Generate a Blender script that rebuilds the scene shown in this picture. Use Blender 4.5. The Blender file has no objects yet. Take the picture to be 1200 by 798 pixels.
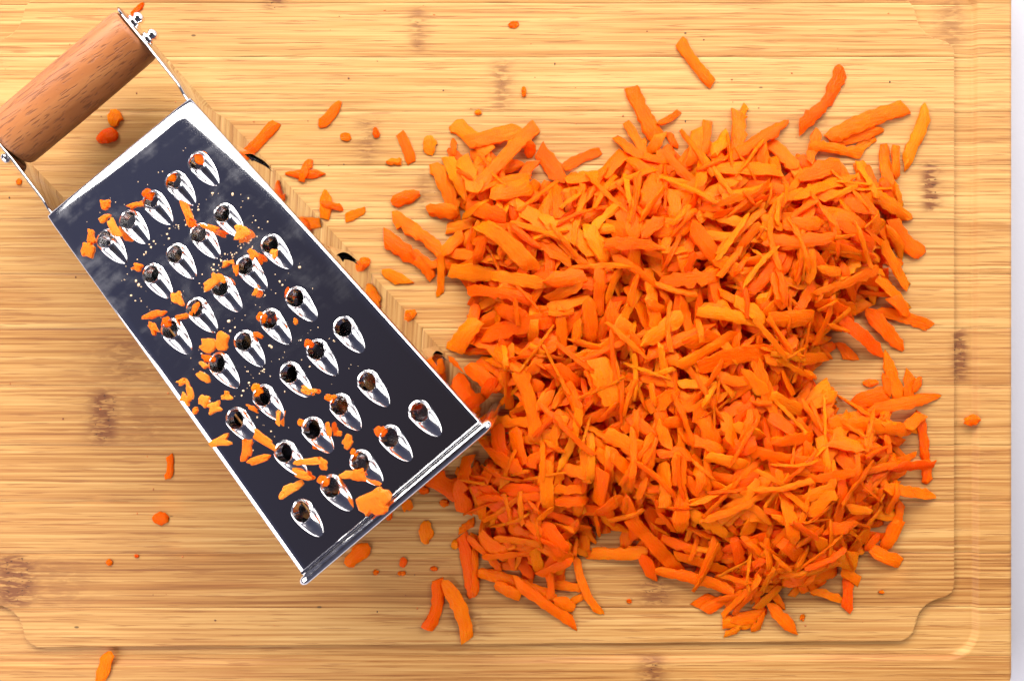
import bpy, bmesh, math, random
import numpy as np
from mathutils import Vector, Matrix
from mathutils.geometry import delaunay_2d_cdt

# ------------------------------------------------------------------ camera, world, lamps, exposure
S = 0.42 / 1200.0          # metres on the board for one step of the plan grid (1200 x 798 steps)
D = 0.385                  # camera height above the board
scene = bpy.context.scene
C = scene.collection
cam = bpy.data.cameras.new('camera')
cam.sensor_width = 36.0
cam.lens = 36.0 * D / 0.42
cam.clip_start = 0.01
cam.clip_end = 20.0
cam.dof.use_dof = True
cam.dof.focus_distance = D - 0.034
cam.dof.aperture_fstop = 20.0
camo = bpy.data.objects.new('camera', cam)
camo.location = (0, 0, D)
C.objects.link(camo)
scene.camera = camo

world = bpy.data.worlds.new('World')
scene.world = world
world.use_nodes = True
bg = world.node_tree.nodes['Background']
# the dim studio: dark warm ceiling overhead, bluer walls all round
_wt = world.node_tree
_tc = _wt.nodes.new('ShaderNodeTexCoord'); _sx = _wt.nodes.new('ShaderNodeSeparateXYZ'); _cr = _wt.nodes.new('ShaderNodeValToRGB')
_wt.links.new(_tc.outputs['Generated'], _sx.inputs[0]); _wt.links.new(_sx.outputs['Z'], _cr.inputs[0]); _wt.links.new(_cr.outputs[0], bg.inputs[0])
_e = _cr.color_ramp.elements
_e[0].position = 0.0; _e[0].color = (0.11, 0.105, 0.135, 1)
_e[1].position = 0.99; _e[1].color = (0.026, 0.020, 0.022, 1)
_n = _cr.color_ramp.elements.new(0.80); _n.color = (0.050, 0.052, 0.088, 1)
bg.inputs[1].default_value = 1.0

def area(name, loc, target, sx, sy, power, col):
    l = bpy.data.lights.new(name, 'AREA')
    l.shape = 'RECTANGLE'
    l.size = sx
    l.size_y = sy
    l.energy = power
    l.color = col
    o = bpy.data.objects.new(name, l)
    o.location = loc
    o.rotation_euler = (Vector(target) - Vector(loc)).to_track_quat('-Z', 'Y').to_euler()
    C.objects.link(o)
    return o
area('key_softbox', (-0.14, 0.84, 0.62), (0.0, 0.03, 0), 1.70, 0.6, 33.0, (1.0, 0.97, 0.92))
area('fill_softbox', (-0.74, -0.52, 0.64), (0, 0, 0), 1.0, 0.7, 11.0, (1.0, 0.93, 0.93))
area('side_softbox', (0.92, 0.36, 0.60), (0, 0, 0), 0.8, 0.7, 7.0, (1.0, 0.97, 0.95))

scene.view_settings.view_transform = 'Standard'
scene.view_settings.look = 'None'
scene.view_settings.exposure = 0.26
scene.view_settings.gamma = 1.0
scene.view_settings.use_curve_mapping = False

scene.cycles.max_bounces = 24
scene.cycles.diffuse_bounces = 14
scene.cycles.transmission_bounces = 12
rng = np.random.default_rng(11)
random.seed(11)

def W(px, py, h=0.0):
    """plan grid step -> world x, y for something at height h"""
    k = (D - h) / D
    return (px - 600.0) * S * k, (399.0 - py) * S * k

# ------------------------------------------------------------------ node helpers
class NT:
    def __init__(self, name):
        self.m = bpy.data.materials.new(name)
        self.m.use_nodes = True
        self.t = self.m.node_tree
        self.b = self.t.nodes['Principled BSDF']
    def n(self, typ, **kw):
        nd = self.t.nodes.new(typ)
        for k, v in kw.items():
            setattr(nd, k, v)
        return nd
    def put(self, sock, val):
        if hasattr(val, 'is_output') or isinstance(val, bpy.types.NodeSocket):
            self.t.links.new(val, sock)
        else:
            sock.default_value = val
    def math(self, op, a, b=None, c=None, clamp=False):
        nd = self.n('ShaderNodeMath', operation=op, use_clamp=clamp)
        self.put(nd.inputs[0], a)
        if b is not None:
            self.put(nd.inputs[1], b)
        if c is not None:
            self.put(nd.inputs[2], c)
        return nd.outputs[0]
    def noise(self, vec, scale, detail=3.0, rough=0.5, dist=0.0, out='Fac'):
        nd = self.n('ShaderNodeTexNoise')
        self.put(nd.inputs['Vector'], vec)
        nd.inputs['Scale'].default_value = scale
        nd.inputs['Detail'].default_value = detail
        nd.inputs['Roughness'].default_value = rough
        nd.inputs['Distortion'].default_value = dist
        return nd.outputs[out]
    def mapping(self, vec, scale=(1, 1, 1), loc=(0, 0, 0), rot=(0, 0, 0)):
        nd = self.n('ShaderNodeMapping')
        self.put(nd.inputs['Vector'], vec)
        nd.inputs['Scale'].default_value = scale
        nd.inputs['Location'].default_value = loc
        nd.inputs['Rotation'].default_value = rot
        return nd.outputs[0]
    def ramp(self, fac, stops, interp='LINEAR'):
        nd = self.n('ShaderNodeValToRGB')
        nd.color_ramp.interpolation = interp
        e = nd.color_ramp.elements
        while len(e) < len(stops):
            e.new(0.5)
        for el, (p, c) in zip(e, stops):
            el.position = p
            el.color = c if len(c) == 4 else (*c, 1)
        self.put(nd.inputs[0], fac)
        return nd.outputs[0]
    def mapr(self, v, a, b, c=0.0, d=1.0, smooth=False):
        nd = self.n('ShaderNodeMapRange')
        if smooth:
            nd.interpolation_type = 'SMOOTHSTEP'
        self.put(nd.inputs[0], v)
        for i, x in enumerate((a, b, c, d)):
            nd.inputs[1 + i].default_value = x
        return nd.outputs[0]
    def mix(self, fac, a, b, blend='MIX'):
        nd = self.n('ShaderNodeMix', data_type='RGBA', blend_type=blend)
        self.put(nd.inputs[0], fac)
        self.put(nd.inputs[6], a if not isinstance(a, tuple) or len(a) == 4 else (*a, 1))
        self.put(nd.inputs[7], b if not isinstance(b, tuple) or len(b) == 4 else (*b, 1))
        return nd.outputs[2]
    def attr(self, name, out='Fac'):
        nd = self.n('ShaderNodeAttribute', attribute_name=name)
        return nd.outputs[out]
    def bump(self, h, strength, dist, normal=None):
        nd = self.n('ShaderNodeBump')
        nd.inputs['Strength'].default_value = strength
        nd.inputs['Distance'].default_value = dist
        self.put(nd.inputs['Height'], h)
        if normal is not None:
            self.put(nd.inputs['Normal'], normal)
        self.t.links.new(nd.outputs[0], self.b.inputs['Normal'])
        return nd.outputs[0]
    def set(self, **kw):
        for k, v in kw.items():
            self.put(self.b.inputs[k.replace('_', ' ')], v)

def bamboo_material():
    m = NT('bamboo')
    pos = m.n('ShaderNodeTexCoord').outputs['Object']
    tone = m.attr('tone')
    node = m.attr('node_mask')
    # a slow sideways drift keeps the fibres from being ruler-straight
    off = m.n('ShaderNodeCombineXYZ')
    m.put(off.inputs['Z'], m.math('MULTIPLY', tone, 9.0))
    warp = m.noise(m.mapping(pos, (9, 30, 1)), 1.0, 2.0)
    wv = m.n('ShaderNodeCombineXYZ')
    m.put(wv.inputs['Y'], m.math('MULTIPLY', m.math('SUBTRACT', warp, 0.5), 0.0009))
    va = m.n('ShaderNodeVectorMath', operation='ADD')
    m.put(va.inputs[0], pos); m.put(va.inputs[1], wv.outputs[0])
    vb = m.n('ShaderNodeVectorMath', operation='ADD')
    m.put(vb.inputs[0], va.outputs[0]); m.put(vb.inputs[1], off.outputs[0])
    v = vb.outputs[0]
    fine = m.noise(m.mapping(v, (12, 1000, 1)), 1.0, 2.0, 0.6)
    line = m.noise(m.mapping(v, (9, 760, 1), (5, 7, 2)), 1.0, 1.0, 0.5)
    line = m.mapr(m.math('ABSOLUTE', m.math('SUBTRACT', line, 0.5)), 0.020, 0.070, 1.0, 0.0, True)
    patch = m.mapr(m.noise(m.mapping(v, (16, 90, 1), (2, 3, 0)), 1.0, 2.0), 0.40, 0.60, 0.15, 1.0, True)
    line = m.math('MULTIPLY', line, patch)
    mid = m.noise(m.mapping(v, (9, 300, 1)), 1.0, 4.0, 0.65)
    broad = m.noise(m.mapping(v, (7, 45, 1)), 1.0, 3.0, 0.55)
    dash = m.noise(m.mapping(v, (48, 1500, 1), (3, 1, 0)), 1.0, 2.0, 0.5)
    f = m.math('ADD', m.math('MULTIPLY', fine, 0.78), m.math('ADD', m.math('MULTIPLY', mid, 0.12), m.math('MULTIPLY', broad, 0.26)))
    f = m.math('SUBTRACT', f, 0.06)
    f = m.math('ADD', f, m.math('MULTIPLY', m.math('SUBTRACT', tone, 0.5), 0.28))
    col = m.ramp(f, [(0.28, (0.21, 0.076, 0.018)), (0.40, (0.34, 0.150, 0.039)), (0.52, (0.445, 0.230, 0.069)), (0.70, (0.55, 0.325, 0.115))])
    col = m.mix(m.math('MULTIPLY', line, 0.38), col, (0.31, 0.105, 0.028))
    dm = m.mapr(dash, 0.58, 0.68, 0.0, 0.60, True)
    col = m.mix(dm, col, (0.24, 0.085, 0.022))
    # stains of old carrot juice
    st = m.mapr(m.noise(m.mapping(pos, (22, 40, 1), (0.4, 0.2, 0)), 1.0, 3.0), 0.60, 0.78, 0.0, 0.35, True)
    col = m.mix(st, col, (0.62, 0.26, 0.06))
    # culm nodes: darker short fibres and pores
    stip = m.noise(m.mapping(pos, (500, 900, 1)), 1.0, 2.0, 0.6)
    wig = m.noise(m.mapping(pos, (140, 620, 1), (1, 2, 0)), 1.0, 2.0, 0.6, 0.6)
    nm = m.math('MULTIPLY', node, m.mapr(wig, 0.36, 0.56, 0.2, 1.2, True))
    col = m.mix(m.math('MULTIPLY', nm, 1.1, clamp=True), col, (0.17, 0.058, 0.018))
    pore = m.math('MULTIPLY', m.mapr(stip, 0.62, 0.67, 0, 1), m.mapr(node, 0.35, 0.7, 0, 1))
    col = m.mix(m.math('MULTIPLY', pore, 0.85), col, (0.07, 0.025, 0.01))
    vor = m.n('ShaderNodeTexVoronoi', feature='F1')
    m.put(vor.inputs['Vector'], m.mapping(pos, (26, 60, 1)))
    vor.inputs['Scale'].default_value = 1.0
    speck = m.mapr(vor.outputs['Distance'], 0.020, 0.034, 0.8, 0.0)
    col = m.mix(speck, col, (0.06, 0.03, 0.012))
    m.set(Base_Color=col, Roughness=m.mapr(fine, 0.3, 0.7, 0.46, 0.62), Specular_IOR_Level=0.25)
    hgt = m.math('ADD', m.math('MULTIPLY', fine, 0.6), m.math('SUBTRACT', m.math('MULTIPLY', mid, 0.5), m.math('ADD', m.math('MULTIPLY', dm, 0.8), m.math('MULTIPLY', pore, 1.2))))
    m.bump(hgt, 0.5, 0.00025)
    return m.m

def carrot_material(name, dark, mid, light, sss, rough=0.42):
    m = NT(name)
    uv = m.n('ShaderNodeUVMap', uv_map='UVMap').outputs[0]
    tint = m.attr('tint')
    fib = m.noise(m.mapping(uv, (0.22, 2.6, 1)), 1.0, 4.0, 0.6)
    blo = m.noise(m.mapping(uv, (0.14, 0.25, 1)), 1.0, 3.0, 0.55)
    spk = m.noise(m.mapping(uv, (2.2, 3.2, 1)), 1.0, 2.0, 0.6)
    f = m.math('ADD', m.math('MULTIPLY', fib, 0.28), m.math('MULTIPLY', blo, 0.28))
    f = m.math('ADD', f, m.math('MULTIPLY', tint, 0.46))
    col = m.ramp(f, [(0.28, dark), (0.5, mid), (0.74, light)])
    col = m.mix(m.mapr(spk, 0.58, 0.78, 0, 0.45, True), col, light)
    m.set(Base_Color=col, Roughness=m.mapr(spk, 0.3, 0.7, rough - 0.16, rough + 0.08), Specular_IOR_Level=0.13)
    h = m.math('ADD', m.math('MULTIPLY', fib, 0.7), m.math('MULTIPLY', spk, 0.5))
    nrm = m.bump(h, 0.75, 0.0008)
    m.b.subsurface_method = 'RANDOM_WALK'
    m.b.inputs['Subsurface Weight'].default_value = 0.75
    m.b.inputs['Subsurface Radius'].default_value = (1.0, 0.42, 0.12)
    m.b.inputs['Subsurface Scale'].default_value = 0.0008
    tr = m.n('ShaderNodeBsdfTranslucent')
    m.put(tr.inputs['Color'], m.mix(0.75, col, (1.0, 0.085, 0.0)))
    m.put(tr.inputs['Normal'], nrm)
    mx = m.n('ShaderNodeMixShader')
    mx.inputs[0].default_value = sss
    m.put(mx.inputs[1], m.b.outputs[0]); m.put(mx.inputs[2], tr.outputs[0])
    m.t.links.new(mx.outputs[0], m.t.nodes['Material Output'].inputs['Surface'])
    return m.m

def steel_material():
    m = NT('polished_steel')
    pos = m.n('ShaderNodeTexCoord').outputs['Object']
    up = m.n('ShaderNodeSeparateXYZ')
    m.put(up.inputs[0], pos)
    film = m.noise(pos, 70.0, 5.0, 0.62, 0.4)
    streak = m.noise(m.mapping(pos, (300, 24, 60), (0, 0, 0), (0, 0, 0.55)), 1.0, 4.0, 0.6)
    scr = m.noise(m.mapping(pos, (1400, 18, 60), (0, 0, 0), (0, 0, 0.25)), 1.0, 2.0, 0.5)
    top = m.mapr(up.outputs['X'], 0.05, 0.15, 0.0, 0.8)
    dirt = m.math('MULTIPLY', m.mapr(m.math('ADD', m.math('MULTIPLY', film, 0.75), m.math('MULTIPLY', streak, 0.25)), 0.48, 0.74, 0, 0.8, True), top)
    m.set(Base_Color=m.mix(m.math('MULTIPLY', dirt, 0.6), (0.80, 0.80, 0.82), (0.42, 0.42, 0.52)), Metallic=m.math('SUBTRACT', 1.0, m.math('MULTIPLY', dirt, 0.22)),
          Roughness=m.math('ADD', 0.055, m.math('MULTIPLY', dirt, 0.025)))
    m.bump(m.noise(pos, 25.0, 0.0), 0.02, 0.0005)
    return m.m

def bright_steel_material():
    m = NT('bright_steel')
    pos = m.n('ShaderNodeTexCoord').outputs['Object']
    m.set(Base_Color=(0.86, 0.85, 0.85, 1), Metallic=1.0, Roughness=m.mapr(m.noise(pos, 400.0, 3.0), 0.3, 0.7, 0.09, 0.18))
    return m.m

def handle_material():
    m = NT('beech_wood')
    pos = m.n('ShaderNodeTexCoord').outputs['Object']
    v = m.mapping(pos, (1, 1, 1), (0, 0, 0), (0, 0, 0.10))
    g = m.noise(m.mapping(v, (16, 190, 190)), 1.0, 4.0, 0.55)
    b = m.noise(m.mapping(v, (10, 60, 60)), 1.0, 3.0)
    col = m.ramp(m.math('ADD', m.math('MULTIPLY', g, 0.5), m.math('MULTIPLY', b, 0.5)), [(0.33, (0.24, 0.072, 0.019)), (0.5, (0.36, 0.122, 0.034)), (0.66, (0.46, 0.182, 0.056))])
    d = m.noise(m.mapping(v, (150, 1700, 1700)), 1.0, 1.0, 0.5)
    dm = m.mapr(d, 0.585, 0.65, 0, 1, True)
    col = m.mix(m.math('MULTIPLY', dm, 0.6), col, (0.12, 0.034, 0.012))
    m.set(Base_Color=col, Roughness=0.46, Specular_IOR_Level=0.4)
    m.bump(m.math('SUBTRACT', m.math('MULTIPLY', g, 0.4), dm), 0.5, 0.0003)
    return m.m

def table_material():
    m = NT('white_table')
    pos = m.n('ShaderNodeTexCoord').outputs['Object']
    col = m.mix(m.mapr(m.noise(pos, 9.0, 4.0), 0.3, 0.7), (0.45, 0.445, 0.50), (0.49, 0.485, 0.54))
    m.set(Base_Color=col, Roughness=0.55)
    m.bump(m.noise(pos, 700.0, 3.0), 0.2, 0.0003)
    return m.m

MAT = {
    'bamboo': bamboo_material(),
    'carrot': carrot_material('carrot_flesh', (0.97, 0.115, 0.000), (0.99, 0.175, 0.000), (0.99, 0.285, 0.003), 0.40, 0.32),
    'scrap': carrot_material('dry_carrot_scrap', (0.86, 0.15, 0.004), (0.93, 0.22, 0.009), (0.96, 0.31, 0.030), 0.22, 0.5),
    'steel': steel_material(),
    'bright': bright_steel_material(),
    'beech': handle_material(),
    'table': table_material(),
}
MAT['dimmed_side_steel'] = MAT['steel'].copy(); _m = [n for n in MAT['dimmed_side_steel'].node_tree.nodes if n.type == 'MIX'][0]; _m.inputs[6].default_value = (0.52, 0.50, 0.50, 1)  # darkened steel; on the straps, the shade they would mirror is put into the colour
_d = NT('juice_drop'); _d.set(Base_Color=(0.72, 0.50, 0.30, 1), Roughness=0.25); MAT['drop'] = _d.m
_d = NT('dark_crumb')
_d.set(Base_Color=_d.ramp(_d.noise(_d.n('ShaderNodeTexCoord').outputs['Object'], 300.0), [(0.4, (0.05, 0.02, 0.01)), (0.6, (0.55, 0.16, 0.03))]), Roughness=0.6)
MAT['crumb'] = _d.m

def link(name, me, mat=None, parent=None):
    o = bpy.data.objects.new(name, me)
    C.objects.link(o)
    if mat is not None and me is not None and not me.materials:
        me.materials.append(MAT[mat])
    if parent is not None:
        o.parent = parent
    return o

def tag(o, label=None, cat=None, group=None, kind=None):
    for k, v in (('label', label), ('category', cat), ('group', group), ('kind', kind)):
        if v is not None:
            o[k] = v
    return o

def mesh_from(verts, faces, name='mesh', smooth=True, sharp=None):
    me = bpy.data.meshes.new(name)
    me.from_pydata([tuple(map(float, v)) for v in verts], [], [tuple(int(i) for i in f) for f in faces])
    me.update()
    if smooth:
        me.polygons.foreach_set('use_smooth', [True] * len(me.polygons))
        if sharp is not None:
            me.set_sharp_from_angle(angle=math.radians(sharp))
    return me

# ------------------------------------------------------------------ the white table
tv = [(-0.9, -0.7, -0.0185), (0.9, -0.7, -0.0185), (0.9, 0.7, -0.0185), (-0.9, 0.7, -0.0185)]
tag(link('table_top', mesh_from(tv, [(0, 1, 2, 3)], 'table_top', False), 'table'), 'plain white table top under the bamboo cutting board', 'table', kind='structure')

# ------------------------------------------------------------------ the cutting board, strip by strip
BX0, BX1, BY0, BY1 = -84.0, 1187.5, -65.0, 816.0
corner = [(1118, 688), (1115.5, 694), (1109, 698.5), (1100, 701), (1092, 704), (1085, 708.5), (1078, 716), (1074, 725), (1072, 733), (1070, 740), (1065, 746), (1057, 750)]
cx = 0.5 * (1118 - 18); cyv = 0.5 * (750 - 2)
br = corner
bl = [(2 * cx - x, y) for x, y in corner][::-1]
tl = [(2 * cx - x, 2 * cyv - y) for x, y in corner]
tr = [(x, 2 * cyv - y) for x, y in corner][::-1]
inner = np.array(br + bl + tl + tr, float)

def poly_sd(px, py, poly):
    d = np.full(px.shape, 1e9)
    ins = np.zeros(px.shape, bool)
    n = len(poly)
    for i in range(n):
        ax, ay = poly[i]; bx, by = poly[(i + 1) % n]
        ex, ey = bx - ax, by - ay
        wx, wy = px - ax, py - ay
        t = np.clip((wx * ex + wy * ey) / (ex * ex + ey * ey + 1e-12), 0, 1)
        d = np.minimum(d, np.hypot(wx - t * ex, wy - t * ey))
        c = ((ay > py) != (by > py))
        if abs(ey) > 1e-9:
            ins ^= c & (px < ex * (py - ay) / ey + ax)
    return np.where(ins, -d, d)

def rrect_sd(px, py, x0, x1, y0, y1, r):
    qx = np.abs(px - (x0 + x1) / 2) - (x1 - x0) / 2 + r
    qy = np.abs(py - (y0 + y1) / 2) - (y1 - y0) / 2 + r
    return np.hypot(np.maximum(qx, 0), np.maximum(qy, 0)) + np.minimum(np.maximum(qx, qy), 0) - r

def smooth01(x):
    x = np.clip(x, 0, 1)
    return x * x * (3 - 2 * x)

def board_height(px, py):
    sk = 8.0 * (1 - px / 1118.0) * smooth01(py / 750.0)
    py2 = py - sk
    din = poly_sd(px, py2, inner)
    dout = rrect_sd(px, py2, -49, 1148, -25, 774, 38)
    g = smooth01(din / 2.2) * smooth01(-dout / 7.0)
    z = -0.0020 * g
    # rounded outer arris
    de = -rrect_sd(px, py, BX0, BX1, BY0, BY1, 20)
    z = z - 0.0016 * np.clip(1 - de / 5.0, 0, 1) ** 2
    return z

nodes_px = [(490, 36, 11, 27, .55), (588, 99, 13, 30, .55), (430, 164, 12, 30, .5), (497, 226, 9, 28, .4), (1091, 219, 11, 29, .95),
            (1127, 416, 11, 31, .95), (1117, 27, 18, 30, .45), (768, 694, 22, 16, .7), (548, 730, 24, 18, .5), (765, 790, 16, 22, .7), (322, 3, 12, 9, .8),
            (122, 488, 19, 32, .9), (160, 490, 42, 30, .35), (18, 680, 26, 31, .95), (60, 682, 50, 28, .3), (150, 420, 42, 30, .45), (205, 425, 45, 30, .35),
            (955, 150, 16, 20, .35), (965, 300, 20, 25, .3), (560, 640, 30, 20, .2)]
def node_mask(px, py):
    m = np.zeros(px.shape)
    for x, y, rx, ry, a in nodes_px:
        m = np.maximum(m, a * np.exp(-((px - x) / rx) ** 2) * np.exp(-((py - y) / ry) ** 8))
    return m

def cols():
    c = [BX0, BX0 + 1.5, BX0 + 3.5, BX0 + 6] + list(np.arange(-72, -52, 5.0)) + list(np.arange(-52, 46, 1.25)) + list(np.arange(46, 1052, 5.0)) + list(np.arange(1052, 1121, 1.0)) + list(np.arange(1121, 1136, 3.0)) + list(np.arange(1136, 1151, 1.2)) + list(np.arange(1152, 1181, 5.0)) + [BX1 - 6, BX1 - 3.5, BX1 - 1.5, BX1]
    return np.array(sorted(set(np.round(c, 3))))
COLS = cols()
bounds = [BY0, 4, 67, 131, 194, 257, 321, 385, 452, 522, 587, 648, 712, 768, BY1]
tones = [.30, .62, .78, .55, .80, .58, .50, .34, .46, .36, .50, .26, .58, .34]
def row_step(y):
    if y < -52: return 4.0
    if y < 66: return 1.25
    if y < 684: return 5.0
    if y < 778: return 1.0
    return 4.0
board = link('cutting_board', None)
tag(board, 'bamboo cutting board with a juice groove lying on the white table', 'cutting board')
BOTTOM = -0.018
for y0, y1, tone in zip(bounds[:-1], bounds[1:], tones):
    g = 0.12
    ys = [y0 + g, y0 + 0.8]
    y = y0 + 0.8
    while True:
        y += row_step(y)
        if y > y1 - 1.2:
            break
        ys.append(y)
    ys += [y1 - 0.8, y1 - g]
    ys = np.array(ys)
    X, Y = np.meshgrid(COLS, ys)
    # rounded board corners: pull the ends of the strip in
    R = 34.0
    dy = np.maximum(np.maximum(BY0 + R - Y, Y - (BY1 - R)), 0)
    inset = R - np.sqrt(np.maximum(R * R - dy * dy, 0))
    f = smooth01((X - 1149) / (BX1 - 1149)); X2 = X - inset * f
    fl = smooth01((-50 - X) / (-50 - BX0)); X2 = X2 + inset * fl
    Z = board_height(X2, Y)
    Z[0, :] -= 0.00013; Z[-1, :] -= 0.00013
    nr, nc = X.shape
    wx, wy = W(X2, Y)
    verts = np.stack([wx, wy, Z], -1).reshape(-1, 3)
    idx = np.arange(nr * nc).reshape(nr, nc)
    faces = np.stack([idx[1:, :-1], idx[1:, 1:], idx[:-1, 1:], idx[:-1, :-1]], -1).reshape(-1, 4).tolist()
    loop = list(idx[0, :]) + list(idx[1:, -1]) + list(idx[-1, -2::-1]) + list(idx[-2:0:-1, 0])
    base = len(verts)
    low = verts[loop].copy(); low[:, 2] = BOTTOM
    verts = np.concatenate([verts, low])
    nl = len(loop)
    for i in range(nl):
        j = (i + 1) % nl
        faces.append((loop[i], loop[j], base + j, base + i))
    faces.append(tuple(range(base, base + nl)))
    me = mesh_from(verts, faces, 'plank', True, 50)
    px = np.concatenate([X2.reshape(-1), X2.reshape(-1)[loop]]); py = np.concatenate([Y.reshape(-1), Y.reshape(-1)[loop]])
    a = me.attributes.new('node_mask', 'FLOAT', 'POINT'); a.data.foreach_set('value', node_mask(px, py).astype(np.float32))
    a = me.attributes.new('tone', 'FLOAT', 'POINT'); a.data.foreach_set('value', np.full(len(verts), tone, np.float32))
    link('plank', me, 'bamboo', board)

# ------------------------------------------------------------------ the grater (local frame: x to the handle, y across, z up)
GL = 0.1589
def gz(u): return 0.066 - 0.020 * u / GL            # height of the upper face
def gw(u): return 0.0402 - 0.0066 * u / GL         # half width of the upper face
def gb(u): return gw(u) + 0.0030 - 0.001 * u / GL   # half width at the foot
gang = math.atan2(0.7637, -0.646)
groot = link('box_grater', None)
groot.location = (-0.0402, -0.05465, 0)
groot.rotation_euler = (0, 0, gang)
# with +x to the handle, the side facing the carrot heap is local -y
tag(groot, 'stainless steel box grater lying on its back with a wooden handle', 'grater')
G = Matrix.Translation(groot.location) @ Matrix.Rotation(gang, 4, 'Z')

lat = [(0.1370, 5, .0107), (0.1162, 4, .0110), (0.0963, 5, .0115), (0.0760, 4, .0118), (0.0570, 5, .0122), (0.0372, 4, .0125), (0.0178, 5, .0131)]
holes = []
for u, n, sp in lat:
    for i in range(n):
        holes.append((u, (i - (n - 1) / 2) * sp + (-0.0004 if n == 4 else 0.0)))
HR = 0.0033                     # opening radius
def face_drop(u, v):
    """gentle pressed roll-off of the panel towards its long edges and its top edge"""
    sm = min(max((v + 0.024) / 0.048, 0.0), 1.0); sm = sm * sm * (3 - 2 * sm)
    w = (0.0026 + 0.0070 * u / GL) * (1 - sm) + 0.0030 * sm
    d = min(gw(u) - abs(v), 1.0)
    dt = GL - u
    # rounded combination of the two distances
    a = max(0.0, w - d); b = max(0.0, 0.0052 - dt)
    e = math.hypot(a / w, b / 0.0052)
    z = -0.135 * w * e * e
    r = 0.0009
    dd = min(d, dt)
    if dd < r:
        z -= 0.0008 * (1 - math.sqrt(max(0, 1 - (1 - dd / r) ** 2)))
    return z

def face_panel():
    pts, edges = [], []
    hv = []
    for (u, v) in holes:
        n = 28
        s = len(pts)
        for k in range(n):
            a = 2 * math.pi * k / n
            pts.append((u + (HR + 0.0004) * math.cos(a), v + (HR + 0.0004) * math.sin(a)))
        edges += [(s + k, s + (k + 1) % n) for k in range(n)]
    us = sorted(set([0.0] + list(np.linspace(0.001, GL - 0.009, 44)) + [GL - x for x in (0.0082, 0.0074, .0066, .0058, .005, .0042, .0034, .0026, .0018, .0012, .0009, .0006, .0003, .0001, 0)]))
    for u in us:
        w = 0.0026 + 0.0070 * u / GL
        hw = gw(u)
        ds = [0, .0001, .0003, .0006, .0009] + list(np.linspace(0.0012, w, 9))
        vs = [hw - d for d in ds] + list(np.linspace(-(hw - w) * 0.96, (hw - w) * 0.96, 17)) + [-(hw - d) for d in ds]
        for v in vs:
            if any((u - hu) ** 2 + (v - hv_) ** 2 < (HR + 0.0009) ** 2 for hu, hv_ in holes):
                continue
            pts.append((u, v))
    V, E, F, *_ = delaunay_2d_cdt([Vector(p) for p in pts], edges, [], 0, 1e-7)
    faces = []
    for f in F:
        c = sum((V[i] for i in f), Vector((0, 0))) / 3
        if any((c.x - hu) ** 2 + (c.y - hv_) ** 2 < (HR + 0.0003) ** 2 for hu, hv_ in holes):
            continue
        faces.append(tuple(f))
    verts = [(p.x, p.y, gz(p.x) + face_drop(p.x, p.y)) for p in V]
    me = mesh_from(verts, faces, 'front_face', True, 60)
    return me
front = link('front_face', face_panel(), 'steel', groot)

def tooth_mesh():
    """raised scoop: tilted round opening towards +x, a tapering hood running to -x"""
    n, m = 48, 14
    h = 0.0043
    verts, faces = [], []
    def rim(a):
        c, s = math.cos(a), math.sin(a)
        f = 0.5 * (1 - c)                    # 0 at the back (+x), 1 at the front (-x)
        return Vector((HR * c * 0.96 - 0.0010 * f, HR * s * (1 - 0.06 * f), 0.0003 + h * f ** 1.15))
    def foot(a):
        c, s = math.cos(a), math.sin(a)
        f = 0.5 * (1 - c)
        x = HR * c + 0.0005 * c
        if c < 0:
            x = -0.0114 * abs(c) ** 1.15
        y = (HR + 0.0006) * s if c >= 0 else math.copysign((HR + 0.0008) * max(0.0, 1 - (-x / 0.0114) ** 2.1) ** 0.65, s)
        return Vector((x, y, -0.0001))
    W0 = HR + 0.0008
    def dome(x, y, f):
        if x > 0:
            w = math.sqrt(max(1e-10, (HR + 0.0006) ** 2 - x * x)) + 0.0002
        else:
            w = W0 * max(0.0, 1 - (-x / 0.0114) ** 2.1) ** 0.65 + 1e-6
        hh = h if x > -0.0012 else h * max(0.0, 1 - ((-x - 0.0012) / 0.0100) ** 1.5)
        return hh * math.sqrt(max(0.0, 1 - (y / w) ** 2)) * min(1.0, 1.7 * f)
    rimz = []
    for j in range(m + 1):
        t = 1 - (1 - j / m) ** 2
        for k in range(n):
            a = 2 * math.pi * k / n
            r, q = rim(a), foot(a)
            p = r.lerp(q, t)
            f = 0.5 * (1 - math.cos(a))
            p.z = dome(p.x, p.y, f) + 0.0002 * (1 - t) - 0.0001
            if j == 0:
                rimz.append(p.z)
            verts.append(p)
    for j in range(m):
        for k in range(n):
            k2 = (k + 1) % n
            faces.append((j * n + k, (j + 1) * n + k, (j + 1) * n + k2, j * n + k2))
    # rolled lip and inner wall
    s = len(verts)
    for j, (dz, sc) in enumerate(((0.0002, 0.95), (-0.0003, 0.91), (-0.0022, 0.86), (-0.0040, 0.80))):
        for k in range(n):
            a = 2 * math.pi * k / n
            r = rim(a)
            f = 0.5 * (1 - math.cos(a))
            z = rimz[k] + dz * (1 + 0.9 * f if dz < 0 else 1)
            verts.append(Vector((r.x * sc - 0.0002 * f, r.y * sc, z)))
    ring = [list(range(0, n))] + [list(range(s + j * n, s + (j + 1) * n)) for j in range(4)]
    for A, B in zip(ring[:-1], ring[1:]):
        for k in range(n):
            k2 = (k + 1) % n
            faces.append((A[k2], B[k2], B[k], A[k]))
    return mesh_from(verts, faces, 'grating_tooth', True, 65)
tm = tooth_mesh()
tilt = math.atan2(0.020, GL)
for (u, v) in holes:
    o = link('grating_tooth', tm, 'bright', front)
    o.location = (u, v, gz(u) + 0.00005)
    o.rotation_euler = (random.uniform(-.03, .03), tilt + random.uniform(-.03, .03), random.uniform(-.03, .03))

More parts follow.
